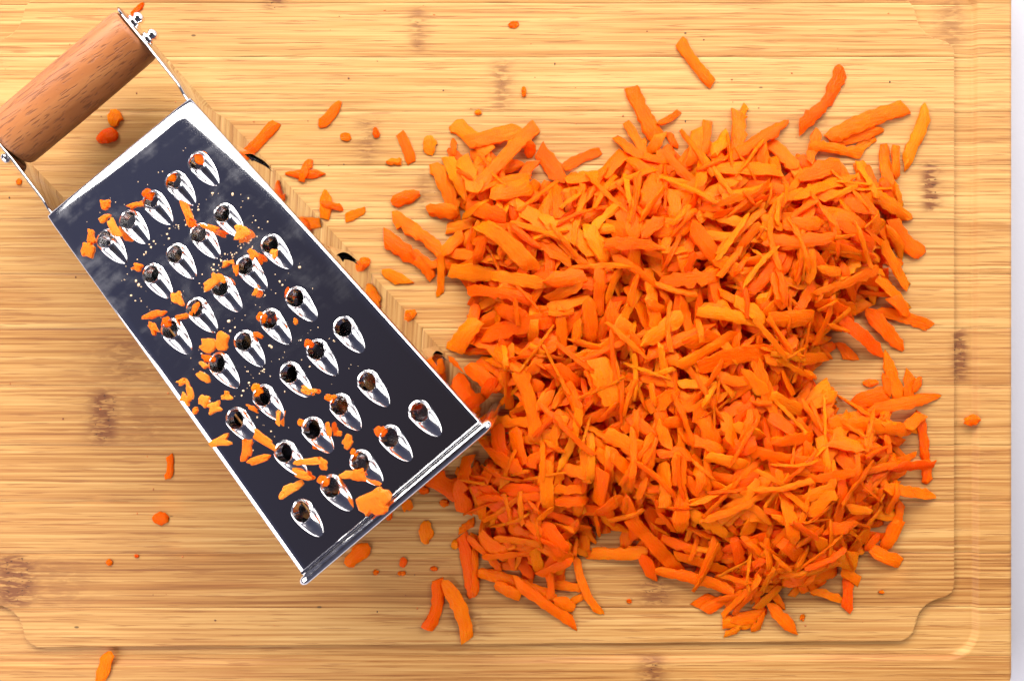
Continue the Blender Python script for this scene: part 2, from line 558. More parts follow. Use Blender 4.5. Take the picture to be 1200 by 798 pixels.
TH = 0.0007
def side_wall(sgn):
    """side wall; the one towards the carrots has three slicing slots"""
    slots = [(0.131, 0.0), (0.080, 0.0), (0.029, 0.0)] if sgn < 0 else []
    pts, edges = [], []
    def hgt(u): return gz(u) - 0.0022
    def outline(s):
        return [(s[0] - 0.0030, .20), (s[0] - 0.0010, .34), (s[0] - 0.0006, .5), (s[0] - 0.0010, .66), (s[0] - 0.0030, .82), (s[0] + 0.0006, .76), (s[0] + 0.0018, .5), (s[0] + 0.0006, .24)]
    for s in slots:
        b = len(pts)
        loop = outline(s)
        pts += loop
        edges += [(b + k, b + (k + 1) % len(loop)) for k in range(len(loop))]
    for u in np.linspace(0, GL, 40):
        for t in np.linspace(0, 1, 9):
            if any(abs(u - s[0]) < 0.006 and .08 < t < .92 for s in slots):
                continue
            pts.append((float(u), float(t)))
    V, E, F, *_ = delaunay_2d_cdt([Vector(p) for p in pts], edges, [], 0, 1e-7)
    def p3(u, t, o=0.0):
        z = 0.0012 + (hgt(u) - 0.0012) * t
        y = gb(u) + (gw(u) + 0.0001 - gb(u)) * t
        return (u, sgn * (y + o), z)
    faces = []
    for f in F:
        c = sum((V[i] for i in f), Vector((0, 0))) / 3
        if any(abs(c.x - s[0]) < 0.0046 and poly_sd(np.array([c.x]), np.array([c.y]), np.array(outline(s)))[0] < 0 for s in slots):
            continue
        faces.append(tuple(f))
    verts = [p3(p.x, p.y) for p in V]
    me = mesh_from(verts, faces, 'side_wall', True, 60)
    o = link('side_wall', me, 'dimmed_side_steel', groot)
    # upper roll where the wall meets the pressed face
    for s in slots:
        vv, ff = [], []
        for i in range(9):
            t = .12 + .76 * i / 8
            e = math.sin(math.pi * i / 8)
            vv += [p3(s[0] + 0.0050, t, 0.0001), p3(s[0] + 0.0036, t, 0.0008 * e), p3(s[0] + 0.0022 * e, t, 0.0012 * e)]
        for i in range(8):
            for k in range(2):
                ff.append((i * 3 + k, i * 3 + k + 1, (i + 1) * 3 + k + 1, (i + 1) * 3 + k))
        link('slicing_blade', mesh_from(vv, ff, 'slicing_blade', True), 'bright', o)
    return o
side_wall(-1)
side_wall(1)
bv = [(0, gb(0) - .0004, .0010), (0, -gb(0) + .0004, .0010), (GL, -gb(GL) + .0004, .0010), (GL, gb(GL) - .0004, .0010)]
bv += [(x, y, z - .0007) for x, y, z in bv]
link('back_face', mesh_from(bv, [(3, 2, 1, 0), (4, 5, 6, 7), (0, 1, 5, 4), (1, 2, 6, 5), (2, 3, 7, 6), (3, 0, 4, 7)], 'back_face', False), 'steel', groot)

def tube(path, r, closed, seg=10, name='tube', ref=Vector((0.3, 0.2, 0.93))):
    verts, faces = [], []
    n = len(path)
    P = [Vector(p) for p in path]
    for i in range(n):
        a = P[i - 1] if (i > 0 or closed) else P[i]
        b = P[(i + 1) % n] if (i < n - 1 or closed) else P[i]
        t = (b - a).normalized()
        s = t.cross(ref).normalized()
        w = s.cross(t)
        rr = r[i] if isinstance(r, (list, tuple)) else r
        for k in range(seg):
            an = 2 * math.pi * k / seg
            verts.append(P[i] + rr * (math.cos(an) * s + math.sin(an) * w))
    m = n if closed else n - 1
    for i in range(m):
        j = (i + 1) % n
        for k in range(seg):
            k2 = (k + 1) % seg
            faces.append((i * seg + k, i * seg + k2, j * seg + k2, j * seg + k))
    if not closed:
        faces.append(tuple(range(seg))[::-1])
        faces.append(tuple(range((n - 1) * seg, n * seg)))
    return mesh_from(verts, faces, name, True, 60)

def rim_path(r, ex):
    y1, y0, z1, z0 = gw(0) + ex, gb(0) + ex, 0.0662 - 0.0006, 0.0016
    pts = []
    cs = [((y1, z1), (-1, -1)), ((y0, z0), (-1, 1)), ((-y0, z0), (1, 1)), ((-y1, z1), (1, -1))]
    n = 6
    dirs = [(math.pi / 2, 0), (0, -math.pi / 2), (-math.pi / 2, -math.pi), (math.pi, math.pi / 2)]
    for (c, sg), (a0, a1) in zip(cs, dirs):
        ccx, ccz = c[0] + sg[0] * r, c[1] + sg[1] * r
        for k in range(n + 1):
            a = a0 + (a1 - a0) * k / n
            pts.append((-0.0008, ccx + r * math.cos(a), ccz + r * math.sin(a)))
    return pts
rim = link('rolled_rim', tube(rim_path(0.0026, 0.0012), 0.00175, True, 12, 'rolled_rim', Vector((1, 0, 0))), 'bright', groot)
link('rim_bead', tube([(0.0016, -gw(0) * .985, gz(0) + .0001), (0.0016, gw(0) * .985, gz(0) + .0001)], 0.0006, False, 8, 'rim_bead'), 'bright', rim)

# handle straps, wooden grip, bolts
HU, HZ, HRAD = 0.1978, 0.0260, 0.0108
def strap(sgn):
    prof = [(GL - 0.012, 0.0430), (GL - 0.0005, 0.0435), (GL + 0.004, 0.0415), (GL + 0.009, 0.0380), (HU - 0.010, 0.0345), (HU + 0.004, 0.0335), (HU + 0.0085, 0.0318), (HU + 0.0112, 0.0285),
            (HU + 0.0118, 0.0255), (HU + 0.0110, 0.0225), (HU + 0.0085, 0.0200), (HU + 0.004, 0.0185), (HU - 0.010, 0.0170), (GL + 0.010, 0.0110), (GL + 0.003, 0.0062), (GL - 0.012, 0.0050)]
    n = len(prof)
    verts, faces = [], []
    for (u, z) in prof:
        t = min(max((u - GL) / 0.010, 0), 1)
        y = gw(GL) + (0.0014 - 0.0014 * (z / 0.046)) - 0.0010 + 0.0006 * t
        verts.append((u, sgn * y, z)); verts.append((u, sgn * (y - 0.0011), z))
    out = [2 * i for i in range(n)]; inn = [2 * i + 1 for i in range(n)]
    faces.append(tuple(out)); faces.append(tuple(inn[::-1]))
    for i in range(n):
        j = (i + 1) % n
        faces.append((2 * i, 2 * i + 1, 2 * j + 1, 2 * j))
    me = mesh_from(verts, faces, 'handle_strap', False)
    bm = bmesh.new(); bm.from_mesh(me)
    bmesh.ops.recalc_face_normals(bm, faces=bm.faces)
    big = [f for f in bm.faces if len(f.verts) > 4]
    bmesh.ops.bevel(bm, geom=list({e for f in big for e in f.edges}), offset=0.00042, segments=3, affect='EDGES', profile=0.5)
    bmesh.ops.triangulate(bm, faces=[f for f in bm.faces if len(f.verts) > 4])
    for f in bm.faces: f.smooth = True
    bm.to_mesh(me); bm.free()
    me.set_sharp_from_angle(angle=math.radians(50))
    o = link('handle_strap', me, 'dimmed_side_steel', groot)  # dark base colour stands for the shaded surroundings the strap reflects
    return o
for sgn in (-1, 1):
    st = strap(sgn)
    y = gw(GL) + 0.0006
    for du in (0.0042, -0.0042):
        prof = [(0.0033, -0.0002), (0.0033, 0.0007), (0.0030, 0.0010), (0.0022, 0.0011), (0.0021, 0.0019), (0.0026, 0.0021), (0.0027, 0.0030), (0.0023, 0.0040), (0.0014, 0.0047), (0.0, 0.0049)]
        vv, ff = [], []
        n = 18
        for r, q in prof:
            for k in range(n):
                a = 2 * math.pi * k / n
                vv.append((HU + du + 0.86 * r * math.cos(a), sgn * (y + 0.86 * q), HZ + 0.86 * r * math.sin(a)))
        for j in range(len(prof) - 1):
            for k in range(n):
                k2 = (k + 1) % n
                ff.append((j * n + k, j * n + k2, (j + 1) * n + k2, (j + 1) * n + k))
        link('bolt', mesh_from(vv, ff, 'bolt', True, 45), 'bright', st)
hv, hf = [], []
hl = gw(GL) - 0.0016
n = 48
stat = [(-hl, .90), (-hl + .0006, .965), (-hl + .0018, 1.0)] + [(x, 1.0 + 0.02 * math.cos(x / hl * 1.5)) for x in np.linspace(-hl + .005, hl - .005, 13)] + [(hl - .0018, 1.0), (hl - .0006, .965), (hl, .90)]
for x, s in stat:
    for k in range(n):
        a = 2 * math.pi * k / n
        hv.append((x, HRAD * s * math.cos(a), HRAD * s * math.sin(a)))
for j in range(len(stat) - 1):
    for k in range(n):
        k2 = (k + 1) % n
        hf.append((j * n + k, j * n + k2, (j + 1) * n + k2, (j + 1) * n + k))
hf.append(tuple(range(n))[::-1]); hf.append(tuple(range((len(stat) - 1) * n, len(stat) * n)))
grip = link('wooden_grip', mesh_from(hv, hf, 'wooden_grip', True, 40), 'beech', groot)
grip.location = (HU, 0, HZ)
grip.rotation_euler = (0.4, 0, math.pi / 2)

# ------------------------------------------------------------------ carrot shreds
CELL = 0.0005
HX0, HY0 = -0.22, -0.16
NXC, NYC = 880, 640
HM = np.zeros((NXC, NYC), np.float32)
def hm_get(x, y):
    i = np.clip(((x - HX0) / CELL).astype(int), 0, NXC - 1); j = np.clip(((y - HY0) / CELL).astype(int), 0, NYC - 1)
    return HM[i, j]

INFO = {}
def shred(cx, cy, yaw, length, width, thick, kind='mid', flex=0.8, settle=1.0, arch=None, bend=None, ground=None):
    """lay one shred on whatever lies beneath it; returns vertices, faces, uv, tint"""
    K = int(np.clip(round(length / 0.0016), 8, 26))
    s = np.linspace(-0.5, 0.5, K) * length
    ca, sa = math.cos(yaw), math.sin(yaw)
    bend = rng.normal(0, 0.030) if bend is None else bend
    latoff = bend * length * (1 - (2 * s / length) ** 2)
    x = cx + ca * s - sa * latoff
    y = cy + sa * s + ca * latoff
    tx, ty = np.gradient(x), np.gradient(y)
    tl_ = np.hypot(tx, ty); tx /= tl_; ty /= tl_
    lx, ly = -ty, tx
    # outline: ends blunt, slanted, rounded or pointed
    q = (s / length + 0.5)
    e0, e1 = rng.choice([0.03, 0.25, 0.62, 0.9], 2, p=[.06, .14, .38, .42])
    r0, r1 = [rng.uniform(0.12, 0.36) if e < 0.3 else rng.uniform(0.03, 0.11) for e in (e0, e1)]
    prof = np.minimum(e0 + (1 - e0) * np.clip(q / r0, 0, 1) ** 0.8, e1 + (1 - e1) * np.clip((1 - q) / r1, 0, 1) ** 0.8)
    stub = length < 2.2 * width and float(hm_get(x, y).mean()) < 0.0012
    if stub:
        prof = 0.35 + 0.65 * np.sqrt(np.clip(np.minimum(q / rng.uniform(.3, .5), (1 - q) / rng.uniform(.3, .5)), 0, 1))
    prof *= 1 + 0.06 * np.sin(q * rng.uniform(4, 9) + rng.uniform(0, 6))
    hw = 0.5 * width * prof
    ragged = rng.random() < 0.34
    ragL = hw * (1 + rng.normal(0, 0.17 if ragged else 0.065, K)); ragR = hw * (1 + rng.normal(0, 0.15 if rng.random() < 0.15 else 0.065, K))
    wedge = rng.choice([-1, 1]) * rng.uniform(0.1, 0.6)
    th = thick * np.clip(0.55 + 0.6 * np.minimum(q / 0.15, (1 - q) / 0.15), 0.45, 1.0) * (1 + rng.normal(0, 0.05, K))
    # support below
    hs = np.zeros(K); hl_ = np.zeros(K); hr_ = np.zeros(K)
    lat_s = np.linspace(-0.9, 0.9, 5)
    sup = np.stack([hm_get(x + lx * hw * a, y + ly * hw * a) for a in lat_s])
    hs = 0.45 * sup.max(0) + 0.55 * sup.mean(0)
    if ground is not None:
        hs = ground(x, y)
    arch = rng.normal(0.0, 0.035) if arch is None else arch
    cv = arch * length * (1 - (2 * s / length) ** 2)
    hh = hs - cv
    # rest line: upper hull edge bracketing the middle
    best = None
    L_i = np.where(s <= 0)[0]; R_i = np.where(s >= 0)[0]
    a0 = -1; b0 = 0
    A = hh[L_i][:, None]; B = hh[R_i][None, :]
    sa_ = s[L_i][:, None]; sb_ = s[R_i][None, :]
    den = np.where(sb_ - sa_ < 1e-9, 1e9, sb_ - sa_)
    slope = (B - A) / den
    at0 = A - slope * sa_
    at0 = np.where(sb_ - sa_ < 1e-9, np.maximum(A, B), at0)
    k = np.unravel_index(np.argmax(at0), at0.shape)
    b0 = float(np.clip(slope[k], -0.75, 0.75)); a0 = float(np.max(hh - b0 * s)) if abs(slope[k]) > 0.75 else float(at0[k])
    line = a0 + b0 * s
    gap = np.clip(line + cv - hs, 0, None)
    # free ends sag towards what is below them
    sag = flex * gap * (np.abs(2 * s / length)) ** 1.3
    zc = line + cv - sag
    zc = np.maximum(zc, hs - 0.0006) if ground is None else np.maximum(zc, hs)
    zc = np.convolve(np.pad(zc, 2, mode='reflect', reflect_type='odd'), [.1, .2, .4, .2, .1], 'valid')
    zc = np.maximum(zc, 0.0)
    # roll
    roll = np.clip(np.mean((sup[-1] - sup[0])[K // 4: 3 * K // 4 + 1]) / (1.8 * width * .5 + 1e-6) * 0.6, -0.55, 0.55) if ground is None else 0.0
    roll += rng.normal(0, 0.16) if ground is None and zc.mean() > 0.002 else 0.0
    tw = roll + rng.normal(0, 0.24) * (s / length) * (1.0 if zc.mean() > 0.002 else 0.2)
    # cross-section ring
    RING = np.array([(1, -.6), (1, .6), (.90, 1), (.35, 1.0), (-.35, 1.0), (-.90, 1), (-1, .6), (-1, -.6), (-.90, -1), (0, -1), (.90, -1)])
    M = len(RING)
    cxn, czn = RING[:, 0], RING[:, 1]
    crown = rng.uniform(0.0, 0.9) * thick
    verts = np.zeros((K, M, 3)); uv = np.zeros((K, M, 2))
    uo, vo = rng.uniform(0, 500, 2)
    slant = rng.normal(0, 0.5) * (0.3 if stub else 1.0)
    for j in range(M):
        side = np.where(cxn[j] > 0, ragL, ragR) * cxn[j]
        zz = (czn[j] * 0.5 * (1 + wedge * cxn[j]) + 0.5) * th + crown * (1 - cxn[j] ** 2) * (1.0 if czn[j] > 0 else 0.7)
        sh = slant * side * (np.abs(2 * s / length) ** 3)
        ox = side * np.cos(tw); oz = side * np.sin(tw)
        verts[:, j, 0] = x + lx * ox + tx * sh
        verts[:, j, 1] = y + ly * ox + ty * sh
        verts[:, j, 2] = np.maximum(zc + zz + oz, 0.0001)
        uv[:, j, 0] = (s * 1000) + uo
        uv[:, j, 1] = (j + (0 if czn[j] > 0 else 7)) * 0.9 + vo
    verts += rng.normal(0, 0.00013, verts.shape)
    verts[..., 2] = np.maximum(verts[..., 2], 0.00008)
    # remember the new surface
    if ground is None:
        fs = np.linspace(0, K - 1, K * 6)
        xi = np.interp(fs, np.arange(K), x); yi = np.interp(fs, np.arange(K), y); zi = np.interp(fs, np.arange(K), zc + th + crown * .5)
        hwi = np.interp(fs, np.arange(K), hw); lxi = np.interp(fs, np.arange(K), lx); lyi = np.interp(fs, np.arange(K), ly); twi = np.interp(fs, np.arange(K), tw)
        for a in np.linspace(-0.92, 0.92, 15):
            ii = np.clip(((xi + lxi * hwi * a - HX0) / CELL).astype(int), 0, NXC - 1); jj = np.clip(((yi + lyi * hwi * a - HY0) / CELL).astype(int), 0, NYC - 1)
            np.maximum.at(HM, (ii, jj), (zi + hwi * a * np.sin(twi)).astype(np.float32))
    faces = []
    for i in range(K - 1):
        for j in range(M):
            j2 = (j + 1) % M
            faces.append((i * M + j, i * M + j2, (i + 1) * M + j2, (i + 1) * M + j))
    faces.append(tuple(range(M))[::-1]); faces.append(tuple(range((K - 1) * M, K * M)))
    INFO.update(ragged=ragged, pointed=int(e0 < 0.1) + int(e1 < 0.1), curved=abs(bend) > 0.035)
    return verts.reshape(-1, 3), faces, uv.reshape(-1, 2), float(np.clip(rng.normal(0.5, 0.24), 0, 1))

def build_shreds(parts, name, mat, origin=None):
    vs, fs, us, ts = [], [], [], []
    b = 0
    for v, f, uv, t in parts:
        vs.append(v); us.append(uv); ts.append(np.full(len(v), t))
        fs += [tuple(i + b for i in q) for q in f]
        b += len(v)
    V = np.concatenate(vs); U = np.concatenate(us); T = np.concatenate(ts)
    if origin is None:
        origin = Vector((V[:, 0].mean(), V[:, 1].mean(), V[:, 2].min()))
    me = bpy.data.meshes.new(name)
    me.from_pydata((V - np.array(origin)).tolist(), [], fs)
    me.update()
    me.polygons.foreach_set('use_smooth', [True] * len(me.polygons))
    me.set_sharp_from_angle(angle=math.radians(32))
    ul = me.uv_layers.new(name='UVMap')
    li = np.zeros(len(me.loops), int); me.loops.foreach_get('vertex_index', li)
    ul.data.foreach_set('uv', U[li].astype(np.float32).reshape(-1))
    a = me.attributes.new('tint', 'FLOAT', 'POINT'); a.data.foreach_set('value', T.astype(np.float32))
    o = link(name, me, mat)
    o.location = origin
    return o

def from_ends(x1, y1, x2, y2, w, **kw):
    mx, my = (x1 + x2) / 2, (y1 + y2) / 2
    h = 0.0
    for _ in range(2):
        gx, gy = W(mx, my, h)
        r = 0.004
        o = np.linspace(-r, r, 7)
        h = float(np.percentile(hm_get(gx + o[:, None].repeat(7, 1), gy + o[None, :].repeat(7, 0)), 70)) + 0.002
    ax, ay = W(x1, y1, h); bx, by = W(x2, y2, h)
    k = (D - h) / D
    ww = w * S * k
    return shred((ax + bx) / 2, (ay + by) / 2, math.atan2(by - ay, bx - ax), math.hypot(bx - ax, by - ay), ww, kw.pop('thick', float(np.clip(ww * rng.uniform(0.11, 0.22), 0.0005, 0.0013))), **kw)

heap_outline = np.array([(535, 160), (600, 165), (645, 195), (720, 180), (750, 150), (790, 165), (830, 155), (870, 150), (915, 160), (985, 190), (1045, 190), (1070, 215), (1070, 290),
                         (1055, 340), (1030, 365), (985, 410), (975, 450), (1040, 470), (1080, 490), (1080, 580), (1040, 640), (985, 690), (900, 725), (860, 725), (835, 690), (760, 660), (700, 640), (680, 680), (640, 700),
                         (565, 670), (548, 610), (515, 570), (555, 520), (530, 430), (550, 385), (530, 330), (490, 295), (530, 265), (515, 210)], float)

# the buried bulk of the heap
gfoot = [G @ Vector(p) for p in ((-0.004, -gb(0) - .003, 0), (-0.004, gb(0) + .003, 0), (GL, gb(GL), 0), (GL, -gb(GL) - .003, 0))]
gpoly = np.array([(p.x, p.y) for p in gfoot])
hv_ = []
bulk = []
tries = 0
N_BULK = 2200
while len(bulk) < N_BULK and tries < 14000:
    tries += 1
    px, py = rng.uniform(490, 1095), rng.uniform(140, 740)
    sd = -poly_sd(np.array([px]), np.array([py]), heap_outline)[0]
    if sd < 13:
        continue
    gx, gy = W(px, py, 0.008)
    if poly_sd(np.array([gx]), np.array([gy]), gpoly)[0] < 0.010:
        continue
    oo = np.linspace(-0.005, 0.005, 7)
    if float(hm_get(gx + oo[:, None].repeat(7, 1), gy + oo[None, :].repeat(7, 0)).mean()) > 0.0165 * float(smooth01(np.array((sd - 4) / 95.0))) + 0.0005:
        continue
    ln = rng.uniform(0.014, 0.034) if sd > 34 else rng.uniform(0.010, 0.017)
    wd = rng.uniform(0.0022, 0.0054)
    bulk.append(shred(gx, gy, rng.uniform(0, math.pi), ln, wd, wd * rng.uniform(0.13, 0.24)))
print('bulk', len(bulk), tries)
o = build_shreds(bulk, 'grated_carrot', 'carrot', Vector((0, 0, 0)))
tag(o, 'mass of orange grated carrot buried inside the heap on the board', 'grated carrot', kind='stuff')

# the shreds that can be told apart, laid on top in order
TOP = """
531 144 574 178 17;549 167 607 150 17;624 148 567 214 15;531 162 531 180 6;524 183 547 238 15;541 180 562 226 18;510 196 535 258 15;634 177 660 211 18;664 211 705 204 16;663 196 702 178 11
575 226 622 214 20;650 215 655 245 11;673 220 676 242 8;684 214 680 254 9;732 178 705 207 17;742 105 768 158 17;770 145 796 130 7;724 160 752 184 12;735 142 757 184 10;755 183 784 190 9;774 158 763 178 12;783 155 792 172 8
830 143 824 180 11;820 150 812 190 13;875 123 868 140 7;865 133 860 184 15;853 155 833 180 14;905 165 930 198 15;922 143 853 187 14;833 199 913 198 17;710 223 743 207 10;703 227 765 198 8;760 232 780 207 20;828 187 815 235 12;850 230 905 216 12
1027 160 1005 178 10;1033 153 978 168 14;1058 127 977 160 18;960 153 947 190 11;952 172 1008 180 11;1038 173 1042 235 12;1052 170 1050 210 10;1087 130 1062 190 14;1037 208 1043 235 11;1048 214 1060 242 13
505 247 532 248 15;463 256 515 294 16;453 279 482 298 18;484 294 512 312 9;488 304 505 325 12;541 275 519 296 14;517 298 515 345 8;523 266 562 258 12;547 237 592 258 17;602 262 602 300 17;566 282 559 306 12;563 262 620 313 19;528 316 580 322 18;578 322 645 335 14;547 338 622 352 12;608 243 650 268 20;620 272 668 305 14
637 255 698 294 22;650 272 700 320 9;684 262 714 307 18;655 218 654 255 12;683 222 682 254 9;767 212 762 240 22;788 228 788 252 14;822 220 803 254 10;716 260 735 284 18;748 240 740 282 20;770 265 812 262 22;755 272 775 258 14;810 262 842 302 18;775 292 804 291 11;745 283 745 318 17;713 285 778 292 12;722 302 770 334 9;815 298 807 318 11;778 328 845 322 15;638 330 684 322 18;645 350 680 333 15;703 318 700 365 13;727 318 714 352 10
938 211 985 193 18;931 233 1009 205 14;838 240 909 218 8;840 253 913 225 9;1020 194 1025 222 8;1025 247 1028 273 14;992 238 1020 240 17;1018 228 1070 254 15;1046 260 1081 296 16;1040 268 1063 298 11;970 238 1024 270 12;961 246 1029 288 12;1009 270 1046 292 6;1029 288 1065 335 13
895 253 918 266 10;840 297 897 245 8;864 296 892 262 9;922 262 961 261 15;946 290 947 324 18;966 288 1027 302 14;899 281 985 277 14;957 314 988 318 11;840 303 880 328 16;913 324 916 357 18;917 296 868 350 13;985 308 1011 350 9;951 348 1038 312 12;844 342 885 362 10;1012 342 1050 346 6;1025 328 1065 362 14;961 348 1007 362 13
558 360 551 400 12;539 402 552 385 22;582 360 618 374 18;524 417 538 442 12;567 393 653 374 18;627 360 624 400 13;655 360 658 413 13;610 417 652 400 20;690 350 693 400 16;677 377 675 398 10;668 398 702 408 7;655 412 675 408 9;662 432 700 418 8;638 428 678 453 17;667 457 675 475 15;692 428 700 455 22;582 408 620 443 16;556 434 578 450 20;570 422 600 433 9;582 412 607 435 7;592 437 597 480 10;580 443 566 472 12;607 437 627 520 16;645 458 630 480 13
717 358 720 384 15;762 353 782 366 12;732 380 714 410 20;746 378 732 418 9;740 400 750 425 16;703 430 715 465 24;797 370 752 404 17;835 382 762 416 14;812 402 830 394 16;778 423 800 420 14;863 390 797 430 13;820 363 853 357 14;822 365 897 378 14;863 352 897 374 13;842 440 877 450 12;873 434 897 460 15;824 430 905 414 19;895 420 978 418 14;752 442 797 450 11;797 450 832 448 11;795 458 762 478 15;795 477 853 460 11
900 374 958 371 18;953 353 1007 370 15;975 372 1035 415 14;1017 366 1057 407 15;1030 366 1089 382 12;1048 352 1062 368 13;933 398 915 412 14;938 407 975 399 5;985 405 998 418 12;938 390 958 395 13;916 435 932 462 15;938 435 938 455 8;953 447 936 472 10;985 460 948 480 13;940 435 962 444 8;900 463 943 482 14;1002 473 1040 462 18;1040 413 1057 468 14;1040 440 1042 462 8;1070 443 1066 467 14;1080 447 1076 455 10;1017 482 1098 467 13
505 560 530 575 22;548 537 542 570 14;577 545 563 570 14;540 567 543 597 18;583 505 588 530 16;605 505 613 540 18;572 535 614 556 16;585 575 633 572 14;610 586 632 582 10;650 574 690 575 10;652 588 690 588 12;643 540 643 597 15;563 573 605 610 22;562 575 565 612 12;618 587 633 603 4;657 485 640 494 10;653 495 648 522 10;645 523 620 545 12;677 483 655 550 9;683 510 688 565 10;692 510 692 565 9
712 510 753 528 18;716 532 742 557 15;705 553 703 592 17;700 603 730 583 14;733 590 745 615 18;770 585 780 612 10;737 538 783 540 6;770 532 810 534 13;777 545 780 593 14;775 493 783 525 13;780 494 815 497 13;818 482 843 525 17;848 485 860 525 16;868 500 890 513 16;805 515 850 528 13;858 535 885 522 14;830 535 877 546 14;818 550 822 575 11;793 530 795 570 17;801 570 801 630 17;764 512 758 560 14;758 560 749 587 8;810 588 840 588 7;840 588 896 552 8;863 570 895 540 9;825 612 900 577 8
904 488 930 508 14;935 492 950 510 9;902 520 960 514 14;982 518 1010 525 16;1040 510 1043 530 9;972 497 1078 510 14;1015 505 1014 528 6;1004 533 1030 547 9;1080 485 1086 540 10;1086 540 1089 567 11;1032 547 1096 546 12;1060 500 1080 487 12;1027 568 1096 582 12;938 542 960 545 15;915 548 950 555 10;1022 568 1005 582 12;935 588 975 572 12;950 604 976 576 14;985 565 985 612 15;936 565 1014 552 10;915 555 932 636 15;1027 602 1060 605 10;1058 588 1053 610 10;995 596 1023 598 10
540 628 555 700 15;556 645 556 695 7;538 622 555 612 8;563 632 595 650 18;581 613 596 640 10;583 636 632 637 9;550 633 585 668 8;569 657 617 650 8;566 673 646 700 13;588 688 603 696 14;608 685 670 730 13;626 640 633 676 12;637 615 663 650 19;633 678 672 653 12;650 686 684 690 10;644 673 644 700 8;690 695 665 708 8;678 658 703 716 9;652 704 670 714 12
697 648 754 646 14;754 650 768 680 14;741 610 797 672 16;795 652 852 670 13;772 670 853 690 13;817 710 833 700 10;830 714 846 703 12;844 710 892 693 10;867 687 900 680 11;862 632 871 662 13;835 634 842 657 12;815 643 833 645 6;894 655 877 672 9;850 730 882 730 15;852 745 868 736 8
952 691 994 707 8;996 682 993 714 12;912 667 962 659 12;950 672 985 672 16;925 684 948 672 14;943 690 950 675 8;915 635 942 656 16;945 648 963 658 8;936 640 968 618 11;960 630 972 650 12;978 625 982 645 15;968 620 1005 620 14;1014 619 1000 648 15;1052 612 1038 642 14;1030 628 1017 645 10;970 652 1000 660 22;1022 643 1056 660 14;990 670 1005 680 12;900 632 905 668 9;905 665 896 702 9;862 725 895 722 14;886 740 893 722 10;914 687 889 715 9;901 708 934 743 14
"""
rows_ = [tuple(float(q) for q in it.split()) for ln in TOP.strip().splitlines() for it in ln.split(';') if it.strip()]
extra_kinds = 0
for r in rows_:
    ex = max(rng.uniform(0.0, 0.09), 0.5 * (2.4 * r[4] / math.hypot(r[2] - r[0], r[3] - r[1]) - 1) if min(r[4], 99) > 8 else 0)
    ex = min(ex, 0.6)
    part = from_ends(r[0] - ex * (r[2] - r[0]), r[1] - ex * (r[3] - r[1]), r[2] + ex * (r[2] - r[0]), r[3] + ex * (r[3] - r[1]), r[4] * 1.07)
    o = build_shreds([part], 'carrot_shred', 'carrot')
    ln = math.hypot(r[2] - r[0], r[3] - r[1])
    mx, my = (r[0] + r[2]) / 2, (r[1] + r[3]) / 2
    sd = -poly_sd(np.array([mx]), np.array([my]), heap_outline)[0]
    size = 'long' if ln > 62 else ('short' if ln < 32 else 'middling')
    wide = 'broad' if r[4] > 15.5 else ('thin' if r[4] < 9.5 else 'narrow')
    look = ('curved ' if INFO['curved'] else 'straight ') + ('ragged ' if INFO['ragged'] else '') + ('pointed ' if INFO['pointed'] else 'blunt ')
    hue = 'pale orange' if part[3] > 0.68 else ('deep orange' if part[3] < 0.34 else 'orange')
    size = size + ' ' + wide
    wide = look + hue
    where = 'beside the grater' if mx < 640 else ('toward the groove' if (mx > 930 or my > 600) else 'around its middle')
    place = ('at the heap edge ' if sd < 12 else 'on the heap ') + where
    lab = size + ' ' + wide + ' carrot shred ' + place
    grp = size + ' ' + wide + ' shreds ' + place
    tag(o, lab, 'carrot shred', grp)

# thread-fine slivers and pulp strewn over the heap
wisps = []
while len(wisps) < 210:
    px, py = rng.uniform(490, 1095), rng.uniform(140, 740)
    if -poly_sd(np.array([px]), np.array([py]), heap_outline)[0] < 16:
        continue
    gx, gy = W(px, py, 0.014)
    if poly_sd(np.array([gx]), np.array([gy]), gpoly)[0] < 0.012:
        continue
    wd = rng.uniform(0.0009, 0.0026)
    wisps.append(shred(gx, gy, rng.uniform(0, math.pi), rng.uniform(0.008, 0.024), wd, wd * rng.uniform(.22, .4)))
tag(build_shreds(wisps, 'carrot_slivers', 'carrot', Vector((0, 0, 0))), 'thread-fine orange carrot slivers strewn over the heap of shreds', 'carrot slivers', kind='stuff')

